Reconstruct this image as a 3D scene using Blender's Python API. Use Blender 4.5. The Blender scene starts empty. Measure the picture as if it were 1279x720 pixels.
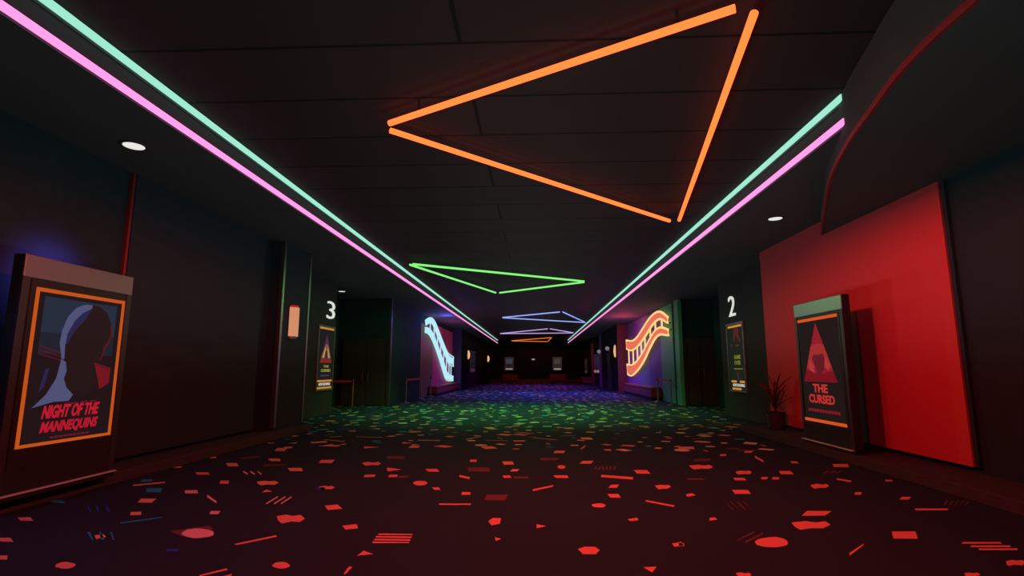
import bpy, bmesh, math, random
from mathutils import Vector, Matrix
C = bpy.context.scene.collection
sc = bpy.context.scene
K = 1.3                      # eye height in metres; the plan below is drawn in eye heights
random.seed(11)

def P(x, d, z):              # plan units (eye at 0,0,0, floor at z=-1) -> metres (floor at 0)
    return Vector((x*K, d*K, (z+1)*K))
def lin(c):
    return tuple((v/255/12.92 if v/255 <= .04045 else ((v/255+.055)/1.055)**2.4) for v in c)

# ---------------------------------------------------------------- materials
def newmat(name):
    m = bpy.data.materials.new(name); m.use_nodes = True
    nt = m.node_tree; nt.nodes.clear()
    return m, nt, nt.nodes.new('ShaderNodeOutputMaterial')
def paint(name, col, rough=.8, metal=0., spec=.5, noise=0., scale=8.):
    m, nt, out = newmat(name)
    b = nt.nodes.new('ShaderNodeBsdfPrincipled')
    b.inputs['Roughness'].default_value = rough; b.inputs['Metallic'].default_value = metal
    b.inputs['Specular IOR Level'].default_value = spec
    b.inputs['Base Color'].default_value = (*col, 1)
    if noise:
        tc = nt.nodes.new('ShaderNodeTexCoord'); n = nt.nodes.new('ShaderNodeTexNoise')
        n.inputs['Scale'].default_value = scale; n.inputs['Detail'].default_value = 4
        nt.links.new(tc.outputs['Object'], n.inputs['Vector'])
        r = nt.nodes.new('ShaderNodeMapRange')
        r.inputs['To Min'].default_value = 1-noise; r.inputs['To Max'].default_value = 1+noise
        nt.links.new(n.outputs['Fac'], r.inputs['Value'])
        v = nt.nodes.new('ShaderNodeVectorMath'); v.operation = 'SCALE'
        v.inputs[0].default_value = col
        nt.links.new(r.outputs['Result'], v.inputs['Scale'])
        nt.links.new(v.outputs['Vector'], b.inputs['Base Color'])
    nt.links.new(b.outputs[0], out.inputs[0])
    return m
def glow(name, col, s=1., base=None):
    m, nt, out = newmat(name)
    e = nt.nodes.new('ShaderNodeEmission'); e.inputs[0].default_value = (*col, 1); e.inputs[1].default_value = s
    if base is None:
        nt.links.new(e.outputs[0], out.inputs[0])
    else:
        b = nt.nodes.new('ShaderNodeBsdfPrincipled'); b.inputs['Base Color'].default_value = (*base, 1)
        b.inputs['Roughness'].default_value = .6; b.inputs['Specular IOR Level'].default_value = 0
        a = nt.nodes.new('ShaderNodeAddShader')
        nt.links.new(e.outputs[0], a.inputs[0]); nt.links.new(b.outputs[0], a.inputs[1])
        nt.links.new(a.outputs[0], out.inputs[0])
    return m
def ceiling_panels(name):
    m, nt, out = newmat(name)
    b = nt.nodes.new('ShaderNodeBsdfPrincipled'); b.inputs['Roughness'].default_value = .85; b.inputs['Specular IOR Level'].default_value = .15
    tc = nt.nodes.new('ShaderNodeTexCoord'); mp = nt.nodes.new('ShaderNodeMapping')
    mp.inputs['Location'].default_value = (.4, .22, 0)
    br = nt.nodes.new('ShaderNodeTexBrick'); br.offset = .5; br.offset_frequency = 2
    br.inputs['Scale'].default_value = 1; br.inputs['Brick Width'].default_value = 300
    br.inputs['Row Height'].default_value = .95; br.inputs['Mortar Size'].default_value = .02
    br.inputs['Color1'].default_value = (.034, .0195, .0200, 1); br.inputs['Color2'].default_value = (.031, .018, .0185, 1)
    br.inputs['Mortar'].default_value = (.006, .006, .006, 1)
    nt.links.new(tc.outputs['Object'], mp.inputs[0]); nt.links.new(mp.outputs[0], br.inputs['Vector'])
    nt.links.new(br.outputs['Color'], b.inputs['Base Color'])
    bp = nt.nodes.new('ShaderNodeBump'); bp.inputs['Strength'].default_value = .5; bp.inputs['Distance'].default_value = .01; bp.invert = True
    nt.links.new(br.outputs['Fac'], bp.inputs['Height']); nt.links.new(bp.outputs[0], b.inputs['Normal'])
    nt.links.new(b.outputs[0], out.inputs[0])
    return m

M = dict(
    ceil=ceiling_panels('ceiling_panels'),
    soffit=paint('soffit_paint', (.068, .066, .070), .85, spec=.2),
    drop=paint('dropped_soffit_paint', (.055, .060, .060), .8, spec=.2),
    lip=paint('lip_painted_red_light', (.20, .02, .022), .6),  # red light catching the edges, put into the colour
    wall=paint('dark_wall_fabric', (.017, .034, .038), .9, spec=.12, noise=.15),
    brown=paint('brown_wall_fabric', (.021, .036, .044), .9, spec=.12, noise=.12, scale=3),
    green=paint('dark_green_wall', (.042, .036, .040), .9, spec=.12, noise=.1),
    red=paint('red_wall_paint', (.50, .05, .06), .8, spec=.2, noise=.04, scale=30),
    black=paint('black_paint', (.012, .012, .011), .8, spec=.1),
    carpet=paint('dark_carpet', (.017, .029, .042), .95, spec=.1, noise=.3, scale=60),
    kerb=paint('dark_kerb_carpet', (.045, .05, .055), .95, spec=.1),
    redkerb=paint('red_kerb', (.16, .025, .025), .8),
    bench=paint('red_vinyl', (.20, .02, .02), .55),
    metal=paint('satin_metal', (.45, .45, .46), .3, metal=1.),
    darkmetal=paint('dark_satin_metal', (.16, .15, .15), .38, metal=.8),
    cabinet=paint('cabinet_enamel', (.24, .24, .24), .36, metal=.55),
    cabside=paint('cabinet_side_enamel', (.02, .018, .018), .5, spec=.2),
    rail=paint('cabinet_rail_enamel', (.026, .02, .02), .5, metal=.2),
    farwall=paint('far_wall_fabric', (.012, .012, .010), .9, spec=.05),
    lipmetal=paint('kick_plate_metal', (.55, .53, .52), .4, metal=.25),
    housing=paint('tube_housing', (.03, .03, .03), .6),
    belt=paint('red_belt', (.6, .05, .05), .7),
    pot=paint('dark_planter', (.03, .025, .025), .5),
    soil=paint('potting_soil', (.03, .02, .015), .95),
    leafred=paint('cordyline_leaf', (.32, .05, .06), .5),
    leafdark=paint('dark_leaf', (.05, .06, .04), .5),
    blossom=paint('orange_blossom', (.6, .25, .06), .6),
    teal=paint('teal_column_paint', (.06, .30, .16), .7),
    indigo=paint('indigo_paint', (.07, .05, .20), .7),
    violet=paint('violet_paint', (.20, .05, .22), .7),
    slate=paint('slate_paint', (.08, .13, .17), .7),
    magenta=paint('magenta_paint', (.75, .06, .17), .7),
    ochre=paint('ochre_paint', (.16, .07, .02), .7),
    blue=paint('blue_paint', (.04, .03, .10), .7),
    plum=paint('plum_paint', (.42, .04, .12), .7),
    door=paint('door_laminate', (.036, .030, .030), .7, spec=.2),
)
CP = {  # carpet pattern yarns
    'r': paint('yarn_coral', (.66, .26, .21), .95, spec=.1), 'p': paint('yarn_pink', (.66, .42, .42), .95, spec=.1),
    'o': paint('yarn_orange', (.66, .38, .18), .95, spec=.1), 'c': paint('yarn_cyan', (.02, .34, .55), .95, spec=.1),
    'b': paint('yarn_blue', (.02, .08, .55), .95, spec=.1), 'd': paint('yarn_maroon', (.13, .05, .06), .95, spec=.1),
    'w': paint('yarn_cream', (.66, .62, .54), .95, spec=.1), 'y': paint('yarn_yellow', (.75, .62, .14), .95, spec=.1),
    'g': paint('yarn_green', (.12, .48, .24), .95, spec=.1),
}
GLOW = {}
def E(rgb, s=1., base=(.01, .01, .01)):      # backlit print of one sRGB colour
    k = (rgb, s)
    if k not in GLOW:
        GLOW[k] = glow('backlit_%02x%02x%02x' % rgb, lin(rgb), s, base)
    return GLOW[k]

# ---------------------------------------------------------------- mesh helpers (all in metres, world space)
WLOC = {}
def bmnew(): return bmesh.new()
def obj(name, bm, mats, parent=None, smooth=False, bevel=0):
    me = bpy.data.meshes.new(name)
    bmesh.ops.recalc_face_normals(bm, faces=bm.faces)
    base = WLOC.get(parent.name, Vector((0, 0, 0))) if parent else None
    if parent is None:
        lo = Vector([min(v.co[i] for v in bm.verts) for i in range(3)]); hi = Vector([max(v.co[i] for v in bm.verts) for i in range(3)])
        base = Vector(((lo.x+hi.x)/2, (lo.y+hi.y)/2, lo.z))
    bmesh.ops.translate(bm, verts=bm.verts, vec=-base)
    for f in bm.faces: f.smooth = smooth
    bm.to_mesh(me); bm.free()
    for m in (mats if isinstance(mats, (list, tuple)) else [mats]): me.materials.append(m)
    o = bpy.data.objects.new(name, me); C.objects.link(o)
    WLOC[o.name] = base
    if parent: o.parent = parent
    else: o.location = base
    if bevel:
        b = o.modifiers.new('bevel', 'BEVEL'); b.width = bevel; b.segments = 2; b.limit_method = 'ANGLE'
    return o
def struct(name, bm, mats, **k):
    o = obj(name, bm, mats, **k); o['kind'] = 'structure'; return o
def tag(o, label, cat, group=None):
    o['label'] = label; o['category'] = cat
    if group: o['group'] = group
    return o
def thing(name, label, cat, loc, group=None):
    o = bpy.data.objects.new(name, None); C.objects.link(o)
    o.location = loc; o.empty_display_size = .1; WLOC[o.name] = Vector(loc)
    return tag(o, label, cat, group)

def box(bm, a, b, mi=0):     # corners in metres
    x0, x1 = sorted((a[0], b[0])); y0, y1 = sorted((a[1], b[1])); z0, z1 = sorted((a[2], b[2]))
    v = [bm.verts.new(p) for p in ((x0,y0,z0),(x1,y0,z0),(x1,y1,z0),(x0,y1,z0),(x0,y0,z1),(x1,y0,z1),(x1,y1,z1),(x0,y1,z1))]
    for f in ((0,3,2,1),(4,5,6,7),(0,1,5,4),(1,2,6,5),(2,3,7,6),(3,0,4,7)):
        bm.faces.new([v[i] for i in f]).material_index = mi
def pbox(bm, x0, x1, d0, d1, z0, z1, mi=0): box(bm, P(x0, d0, z0), P(x1, d1, z1), mi)
def tube(bm, pts, r, n=12, mi=0, caps=True):
    pts = [Vector(p) for p in pts]; rings = []
    for i, p in enumerate(pts):
        t = (pts[min(i+1, len(pts)-1)] - pts[max(i-1, 0)]).normalized()
        up = Vector((0, 0, 1)) if abs(t.z) < .95 else Vector((1, 0, 0))
        s = t.cross(up).normalized(); u = s.cross(t)
        rr = r[i] if isinstance(r, (list, tuple)) else r
        rings.append([bm.verts.new(p + (s*math.cos(2*math.pi*k/n) + u*math.sin(2*math.pi*k/n))*rr) for k in range(n)])
    for a, b in zip(rings, rings[1:]):
        for k in range(n):
            bm.faces.new((a[k], a[(k+1) % n], b[(k+1) % n], b[k])).material_index = mi
    if caps:
        bm.faces.new(rings[0][::-1]).material_index = mi; bm.faces.new(rings[-1]).material_index = mi
def prism(bm, pts, vec, mi=0):      # polygon (3D points) pushed along vec
    vec = Vector(vec)
    a = [bm.verts.new(Vector(p)) for p in pts]; b = [bm.verts.new(Vector(p)+vec) for p in pts]
    n = len(a)
    bm.faces.new(a).material_index = mi; bm.faces.new(b[::-1]).material_index = mi
    for i in range(n): bm.faces.new((a[i], b[i], b[(i+1) % n], a[(i+1) % n])).material_index = mi
def lathe(bm, prof, c, n=20, mi=0):
    rings = [[bm.verts.new((c[0]+r*math.cos(2*math.pi*k/n), c[1]+r*math.sin(2*math.pi*k/n), c[2]+z)) for k in range(n)] for r, z in prof]
    for a, b in zip(rings, rings[1:]):
        for k in range(n): bm.faces.new((a[k], a[(k+1) % n], b[(k+1) % n], b[k])).material_index = mi
    bm.faces.new(rings[0][::-1]).material_index = mi; bm.faces.new(rings[-1]).material_index = mi
def smoothline(pts, n=6):
    out = []; p = [Vector(q) for q in pts]; p = [2*p[0]-p[1]] + p + [2*p[-1]-p[-2]]
    for i in range(1, len(p)-2):
        for k in range(n):
            t = k/n; a, b, c, d = p[i-1], p[i], p[i+1], p[i+2]
            out.append(.5*((2*b)+(c-a)*t+(2*a-5*b+4*c-d)*t*t+(3*b-a-3*c+d)*t**3))
    out.append(p[-2]); return out

class Face:                  # a flat local frame on a wall: u to the viewer's right, v up, n towards the room
    def __init__(s, o, side):
        s.o = Vector(o); s.v = Vector((0, 0, 1))
        s.u = {'L': Vector((0, 1, 0)), 'R': Vector((0, -1, 0)), 'B': Vector((1, 0, 0))}[side]
        s.n = s.u.cross(s.v)
    def p(s, u, v, n=0): return s.o + s.u*u + s.v*v + s.n*n
    def poly(s, bm, pts, n0, t, mi=0): prism(bm, [s.p(a, b, n0) for a, b in pts], s.n*t, mi)
    def rect(s, bm, u0, u1, v0, v1, n0, n1, mi=0): box(bm, s.p(u0, v0, n0), s.p(u1, v1, n1), mi)
def text_into(bm, face, s, u, v, width, height, n0, t, mi=0, shear=0., bold=.0):
    cu = bpy.data.curves.new('lettering_curve', 'FONT'); cu.body = s; cu.offset = bold
    cu.resolution_u = 3
    ob = bpy.data.objects.new('lettering_temp', cu); C.objects.link(ob)
    bpy.context.view_layer.update()
    me = bpy.data.meshes.new_from_object(ob.evaluated_get(bpy.context.evaluated_depsgraph_get()))
    bpy.data.objects.remove(ob); bpy.data.curves.remove(cu)
    for q in me.vertices: q.co.x += shear*q.co.y
    xs = [q.co.x for q in me.vertices]; ys = [q.co.y for q in me.vertices]
    x0, x1, y0, y1 = min(xs), max(xs), min(ys), max(ys)
    tb = bmesh.new(); tb.from_mesh(me); bpy.data.meshes.remove(me)
    bmesh.ops.remove_doubles(tb, verts=tb.verts, dist=1e-5)
    r = bmesh.ops.extrude_face_region(tb, geom=tb.faces[:])
    ex = [g for g in r['geom'] if isinstance(g, bmesh.types.BMVert)]
    for q in ex: q.co.z += 1
    vm = {}
    for q in tb.verts:
        vm[q] = bm.verts.new(face.p(u + (q.co.x-x0)/(x1-x0)*width, v + (q.co.y-y0)/(y1-y0)*height, n0 + q.co.z*t))
    for f in tb.faces:
        try: bm.faces.new([vm[q] for q in f.verts]).material_index = mi
        except ValueError: pass
    tb.free()
NEAR_PATTERN =[
('p',[(-2.574,4.355),(-2.548,4.303),(-2.561,4.264),(-2.6,4.238),(-2.652,4.225),(-2.717,4.251),(-2.782,4.29),(-2.834,4.342),(-2.847,4.394),(-2.847,4.446),(-2.808,4.472),(-2.756,4.472),(-2.678,4.446),(-2.613,4.407)]),
('d',[(-2.964,4.394),(-2.743,4.563),(-2.639,4.459),(-2.769,4.264)]),
('r',[(-2.314,4.862),(-2.249,4.914),(-2.171,4.875),(-2.119,4.914),(-2.028,4.797),(-2.028,4.693),(-2.106,4.706),(-2.158,4.641),(-2.236,4.732)]),
('r',[(-1.651,3.705),(-1.638,3.679),(-1.651,3.653),(-1.664,3.64),(-1.69,3.64),(-1.716,3.653),(-1.742,3.666),(-1.768,3.692),(-1.768,3.718),(-1.768,3.744),(-1.742,3.757),(-1.716,3.757),(-1.69,3.744),(-1.664,3.718)]),
('r',[(-3.081,3.64),(-3.068,3.614),(-3.068,3.588),(-3.081,3.575),(-3.12,3.575),(-3.146,3.588),(-3.185,3.601),(-3.211,3.627),(-3.224,3.653),(-3.224,3.679),(-3.211,3.692),(-3.185,3.692),(-3.146,3.679),(-3.107,3.666)]),
('r',[(-2.028,5.239),(-1.924,5.291),(-1.82,5.135),(-1.937,5.083)]),
('o',[(-3.991,5.434),(-3.835,5.434),(-3.77,5.278),(-3.913,5.278)]),
('c',[(-4.277,5.889),(-4.108,5.902),(-3.991,5.707),(-4.147,5.707)]),
('c',[(-4.667,6.344),(-4.537,6.344),(-4.472,6.214),(-4.602,6.214)]),
('c',[(-4.888,5.343),(-4.745,5.343),(-4.602,5.226),(-4.732,5.226)]),
('p',[(-3.796,5.811),(-3.666,5.824),(-3.562,5.681),(-3.692,5.668)]),
('r',[(-4.329,6.799),(-4.16,6.799),(-4.043,6.656),(-4.199,6.643)]),
('o',[(-3.25,6.279),(-3.185,6.331),(-3.107,6.305),(-3.055,6.331),(-2.964,6.227),(-2.964,6.123),(-3.042,6.136),(-3.094,6.084),(-3.172,6.162)]),
('r',[(-2.912,5.746),(-2.938,5.889),(-2.821,5.798)]),
('r',[(-3.705,6.318),(-3.601,6.318),(-3.51,6.149),(-3.614,6.149)]),
('o',[(-3.718,4.94),(-3.627,4.953),(-3.549,4.849),(-3.64,4.836)]),
('r',[(-4.576,4.719),(-4.472,4.732),(-4.342,4.628),(-4.459,4.628)]),
('r',[(-4.173,4.173),(-4.082,4.173),(-3.965,4.082),(-4.069,4.082)]),
('r',[(-3.796,3.796),(-3.718,3.796),(-3.64,3.718),(-3.705,3.718)]),
('p',[(-3.432,5.629),(-3.172,5.369),(-3.12,5.278),(-3.367,5.525)]),
('p',[(-3.003,5.005),(-2.912,5.005),(-2.873,4.901),(-2.951,4.901)]),
('r',[(-2.262,4.108),(-2.054,4.329),(-2.028,4.29),(-2.236,4.082)]),
('p',[(-2.639,5.304),(-2.665,5.603),(-2.639,5.551),(-2.613,5.265)]),
('b',[(-4.316,5.148),(-4.095,4.927),(-4.082,4.927),(-4.303,5.148)]),
('p',[(-3.77,6.929),(-3.614,6.747),(-3.562,6.656),(-3.718,6.825)]),
('p',[(-2.561,5.304),(-2.587,5.603),(-2.561,5.551),(-2.535,5.265)]),
('b',[(-4.238,5.148),(-4.017,4.927),(-4.004,4.927),(-4.212,5.148)]),
('p',[(-3.679,6.929),(-3.523,6.747),(-3.471,6.656),(-3.627,6.825)]),
('p',[(-2.496,5.317),(-2.522,5.603),(-2.496,5.551),(-2.47,5.265)]),
('b',[(-4.147,5.161),(-3.939,4.94),(-3.913,4.94),(-4.134,5.161)]),
('p',[(-3.588,6.929),(-3.445,6.76),(-3.393,6.656),(-3.523,6.825)]),
('c',[(-3.614,4.342),(-3.419,4.16),(-3.406,4.16),(-3.601,4.355)]),
('c',[(-3.523,4.355),(-3.341,4.16),(-3.315,4.16),(-3.51,4.355)]),
('c',[(-3.432,4.355),(-3.25,4.16),(-3.237,4.16),(-3.419,4.355)]),
('o',[(-3.484,4.264),(-3.432,4.29),(-3.354,4.225),(-3.393,4.173)]),
('c',[(-3.549,4.615),(-3.315,4.797),(-3.302,4.758),(-3.523,4.576)]),
('o',[(-4.563,6.045),(-4.316,6.227),(-4.264,6.162),(-4.511,5.993)]),
('o',[(-4.316,7.462),(-4.16,7.462),(-4.004,7.228),(-4.147,7.215)]),
('o',[(-3.913,7.839),(-3.744,7.852),(-3.627,7.644),(-3.783,7.644)]),
('r',[(-4.29,8.892),(-4.121,8.892),(-4.004,8.554),(-4.173,8.554)]),
('r',[(-3.094,7.774),(-2.899,7.787),(-2.847,7.527),(-3.029,7.514)]),
('o',[(-3.289,7.137),(-3.107,7.15),(-2.99,6.929),(-3.159,6.929)]),
('r',[(-2.418,6.045),(-2.379,6.097),(-2.314,6.071),(-2.288,6.097),(-2.223,6.006),(-2.236,5.928),(-2.288,5.941),(-2.327,5.902),(-2.366,5.967)]),
('r',[(-4.862,7.189),(-4.758,7.189),(-4.706,7.085),(-4.81,7.072)]),
('r',[(-4.875,7.969),(-4.771,7.982),(-4.693,7.839),(-4.784,7.839)]),
('r',[(-2.145,3.51),(-2.041,3.627),(-2.015,3.601),(-2.132,3.484)]),
('r',[(-2.054,3.419),(-1.95,3.536),(-1.937,3.51),(-2.041,3.406)]),
('b',[(-2.691,3.978),(-2.6,3.978),(-2.574,3.926),(-2.665,3.926)]),
('b',[(-2.431,6.006),(-2.34,6.019),(-2.288,5.902),(-2.366,5.902)]),
('d',[(-4.381,7.93),(-4.16,8.073),(-4.082,7.943),(-4.303,7.787)]),
('d',[(-3.718,7.345),(-3.471,7.423),(-3.419,7.332),(-3.666,7.254)]),
('r',[(-1.625,4.602),(-1.521,4.654),(-1.469,4.537),(-1.56,4.498)]),
('r',[(-1.261,4.407),(-0.988,4.407),(-0.975,4.381),(-1.248,4.368)]),
('r',[(-1.261,4.342),(-0.975,4.342),(-0.975,4.303),(-1.248,4.303)]),
('r',[(-1.248,4.277),(-0.975,4.277),(-0.962,4.238),(-1.248,4.238)]),
('r',[(-1.248,4.212),(-0.962,4.212),(-0.962,4.186),(-1.235,4.173)]),
('r',[(-1.261,3.9),(-1.248,4.004),(-1.157,3.939)]),
('r',[(-1.235,3.562),(-1.248,3.692),(-1.222,3.692),(-1.222,3.562)]),
('r',[(-0.949,5.369),(-0.637,5.382),(-0.637,5.33),(-0.936,5.317)]),
('r',[(-0.416,4.784),(-0.39,4.888),(-0.312,4.888),(-0.312,4.719),(-0.377,4.667)]),
('r',[(-0.0,4.719),(0.078,4.667),(0.0,4.602)]),
('r',[(-0.325,4.355),(-0.273,4.316),(-0.312,4.264)]),
('r',[(0.299,4.108),(0.351,4.16),(0.429,4.16),(0.455,4.095),(0.416,4.004),(0.325,4.004)]),
('r',[(1.014,4.264),(1.092,4.303),(1.092,4.225),(1.014,4.186)]),
('r',[(0.702,3.77),(0.793,3.783),(0.741,3.679)]),
('r',[(-1.248,6.292),(-1.248,6.24),(-1.261,6.188),(-1.287,6.162),(-1.326,6.162),(-1.365,6.188),(-1.391,6.227),(-1.417,6.279),(-1.417,6.344),(-1.404,6.383),(-1.378,6.409),(-1.339,6.409),(-1.3,6.396),(-1.274,6.344)]),
('r',[(-2.431,7.566),(-2.366,7.644),(-2.275,7.592),(-2.223,7.644),(-2.145,7.501),(-2.158,7.384),(-2.249,7.397),(-2.301,7.332),(-2.366,7.436)]),
('r',[(-1.989,7.228),(-1.755,7.098),(-1.898,6.955)]),
('d',[(-2.249,8.151),(-1.989,8.151),(-1.924,7.904),(-2.171,7.904)]),
('d',[(-0.923,7.28),(-0.637,7.293),(-0.585,7.007),(-0.858,7.007)]),
('r',[(-0.793,5.863),(-0.702,5.863),(-0.689,5.746),(-0.78,5.733)]),
('d',[(-0.52,5.759),(-0.299,5.772),(-0.312,5.525),(-0.52,5.525)]),
('r',[(-0.039,6.019),(0.195,6.253),(0.182,6.162),(-0.039,5.941)]),
('r',[(0.663,5.369),(0.65,5.33),(0.637,5.304),(0.611,5.291),(0.572,5.291),(0.546,5.304),(0.533,5.33),(0.533,5.369),(0.533,5.395),(0.559,5.421),(0.585,5.434),(0.624,5.447),(0.65,5.421),(0.663,5.395)]),
('r',[(0.741,5.837),(0.858,5.85),(0.858,5.694),(0.754,5.681)]),
('r',[(0.845,6.292),(0.936,6.305),(0.884,6.136),(0.793,6.136)]),
('r',[(0.793,4.901),(0.884,4.953),(0.884,4.875),(0.806,4.849)]),
('r',[(1.092,5.603),(1.326,5.395),(1.3,5.343),(1.079,5.538)]),
('r',[(1.326,6.266),(1.404,6.318),(1.443,6.292),(1.495,6.318),(1.495,6.214),(1.43,6.123),(1.391,6.123),(1.326,6.084),(1.326,6.162)]),
('r',[(1.261,7.189),(1.43,7.202),(1.43,6.955),(1.261,6.955)]),
('r',[(0.806,6.864),(1.17,6.734),(1.144,6.591),(0.78,6.721)]),
('r',[(0.39,7.358),(0.377,7.306),(0.364,7.254),(0.338,7.241),(0.312,7.228),(0.299,7.254),(0.286,7.306),(0.286,7.358),(0.286,7.41),(0.299,7.462),(0.325,7.488),(0.351,7.488),(0.377,7.462),(0.39,7.423)]),
('r',[(0.208,6.799),(0.377,6.812),(0.39,6.643),(0.234,6.643)]),
('o',[(0.663,7.852),(0.819,7.865),(0.754,7.631),(0.598,7.631)]),
('o',[(-0.481,7.761),(-0.338,7.761),(-0.299,7.514),(-0.442,7.501)]),
('r',[(0.299,8.788),(0.468,8.801),(0.429,8.554),(0.273,8.541)]),
('d',[(0.039,8.06),(0.143,8.125),(0.221,8.086),(0.299,8.125),(0.338,8.008),(0.273,7.891),(0.182,7.904),(0.091,7.852),(0.065,7.943)]),
('d',[(0.793,7.436),(0.819,7.436),(0.78,7.215),(0.754,7.202)]),
('d',[(0.845,7.436),(0.871,7.436),(0.832,7.215),(0.806,7.215)]),
('d',[(0.884,7.449),(0.91,7.449),(0.884,7.215),(0.858,7.215)]),
('d',[(0.936,7.449),(0.962,7.449),(0.936,7.215),(0.91,7.215)]),
('d',[(0.988,7.449),(1.014,7.449),(0.975,7.215),(0.949,7.215)]),
('d',[(1.04,7.449),(1.066,7.449),(1.027,7.215),(1.001,7.215)]),
('r',[(-1.456,7.15),(-1.3,7.163),(-1.235,6.968),(-1.378,6.968)]),
('r',[(-2.119,6.734),(-1.989,6.747),(-1.963,6.604),(-2.093,6.591)]),
('r',[(-1.82,6.747),(-1.716,6.76),(-1.69,6.617),(-1.794,6.604)]),
('d',[(-1.677,6.695),(-1.56,6.708),(-1.56,6.578),(-1.664,6.578)]),
('r',[(-1.157,6.071),(-1.079,6.071),(-1.04,5.954),(-1.105,5.954)]),
('p',[(-0.312,7.189),(-0.221,7.189),(-0.247,7.033),(-0.338,7.02)]),
('r',[(-0.416,6.76),(-0.325,6.773),(-0.299,6.63),(-0.39,6.617)]),
('d',[(-0.286,6.708),(-0.104,6.721),(-0.091,6.604),(-0.26,6.591)]),
('r',[(-0.949,7.904),(-0.858,7.904),(-0.845,7.709),(-0.936,7.696)]),
('r',[(-0.949,6.773),(-0.806,6.643),(-0.793,6.526),(-0.936,6.656)]),
('r',[(1.898,4.329),(1.872,4.277),(1.82,4.238),(1.755,4.212),(1.703,4.212),(1.664,4.225),(1.638,4.264),(1.651,4.329),(1.69,4.381),(1.742,4.42),(1.807,4.446),(1.859,4.459),(1.898,4.433),(1.911,4.394)]),
('d',[(1.534,4.368),(1.755,4.602),(1.742,4.563),(1.521,4.342)]),
('d',[(1.586,4.342),(1.807,4.563),(1.794,4.524),(1.573,4.303)]),
('r',[(2.171,4.862),(2.314,4.914),(2.379,4.875),(2.483,4.914),(2.47,4.81),(2.353,4.706),(2.262,4.706),(2.145,4.654),(2.145,4.745)]),
('r',[(2.496,5.252),(2.717,5.252),(2.574,5.096),(2.366,5.083)]),
('r',[(2.86,4.641),(3.055,4.654),(2.938,4.459),(2.756,4.459)]),
('r',[(2.223,4.108),(2.457,4.329),(2.418,4.277),(2.197,4.056)]),
('r',[(3.224,4.394),(3.51,4.407),(3.484,4.368),(3.185,4.355)]),
('r',[(3.224,4.316),(3.51,4.329),(3.484,4.29),(3.185,4.277)]),
('r',[(3.224,4.251),(3.51,4.264),(3.471,4.225),(3.198,4.212)]),
('r',[(3.198,3.991),(3.263,4.017),(3.276,4.004),(3.328,4.017),(3.302,3.965),(3.237,3.913),(3.198,3.926),(3.133,3.9),(3.159,3.939)]),
('r',[(3.549,5.382),(3.861,5.395),(3.809,5.33),(3.51,5.317)]),
('d',[(3.9,5.512),(4.082,5.707),(4.095,5.707),(3.913,5.512)]),
('d',[(3.952,5.512),(4.134,5.707),(4.147,5.707),(3.965,5.512)]),
('d',[(4.004,5.512),(4.186,5.707),(4.199,5.707),(4.017,5.512)]),
('d',[(4.056,5.512),(4.251,5.72),(4.264,5.72),(4.069,5.525)]),
('d',[(4.108,5.525),(4.303,5.72),(4.316,5.72),(4.121,5.525)]),
('r',[(3.744,5.85),(3.835,5.85),(3.731,5.733),(3.64,5.733)]),
('r',[(3.38,6.032),(3.458,6.045),(3.38,5.928),(3.315,5.928)]),
('r',[(4.121,6.708),(4.199,6.708),(4.147,6.617),(4.069,6.617)]),
('r',[(3.094,6.383),(3.198,6.448),(3.237,6.409),(3.302,6.448),(3.276,6.331),(3.185,6.24),(3.12,6.24),(3.042,6.188),(3.055,6.279)]),
('r',[(4.082,7.761),(4.29,7.774),(4.173,7.527),(3.978,7.527)]),
('r',[(3.601,6.773),(3.692,6.643),(3.64,6.552),(3.549,6.682)]),
('d',[(3.614,7.111),(3.796,7.306),(3.744,7.215),(3.575,7.02)]),
('d',[(3.692,7.111),(3.874,7.306),(3.835,7.215),(3.653,7.033)]),
('d',[(3.77,7.111),(3.965,7.306),(3.913,7.228),(3.731,7.033)]),
('r',[(2.119,6.097),(2.288,6.097),(2.249,5.915),(2.08,5.902)]),
('r',[(2.366,6.747),(2.496,6.747),(2.47,6.604),(2.34,6.604)]),
('r',[(2.548,7.15),(2.639,7.215),(2.678,7.176),(2.743,7.215),(2.73,7.098),(2.652,6.981),(2.587,6.994),(2.509,6.942),(2.509,7.033)]),
('r',[(3.107,7.202),(3.263,7.215),(3.198,6.994),(3.042,6.994)]),
('r',[(2.067,7.54),(2.21,7.618),(2.275,7.566),(2.366,7.618),(2.366,7.462),(2.262,7.319),(2.171,7.332),(2.054,7.267),(2.054,7.384)]),
('d',[(2.314,8.112),(2.548,8.125),(2.457,7.917),(2.236,7.904)]),
('d',[(1.859,5.577),(1.82,5.239),(1.833,5.252),(1.859,5.577)]),
('d',[(1.911,5.577),(1.885,5.252),(1.885,5.252),(1.924,5.577)]),
('d',[(1.976,5.577),(1.937,5.252),(1.95,5.252),(1.989,5.577)]),
('d',[(2.041,5.59),(2.002,5.252),(2.002,5.252),(2.054,5.59)]),
('r',[(1.521,4.979),(1.573,4.992),(1.573,4.927),(1.495,4.888)]),
('r',[(1.274,3.692),(1.313,3.705),(1.339,3.692),(1.365,3.705),(1.365,3.666),(1.339,3.64),(1.3,3.64),(1.274,3.627),(1.274,3.653)]),
('r',[(1.56,5.863),(1.638,5.915),(1.651,5.824),(1.547,5.759)]),
('r',[(1.066,4.277),(1.105,4.277),(1.092,4.212),(1.053,4.199)]),
('r',[(2.743,3.757),(2.782,3.77),(2.795,3.757),(2.834,3.77),(2.821,3.731),(2.769,3.705),(2.743,3.705),(2.704,3.692),(2.717,3.718)]),
('r',[(2.834,8.554),(2.925,8.567),(2.847,8.372),(2.756,8.372)]),
('r',[(3.341,8.905),(3.471,8.905),(3.354,8.697),(3.237,8.697)]),
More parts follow.
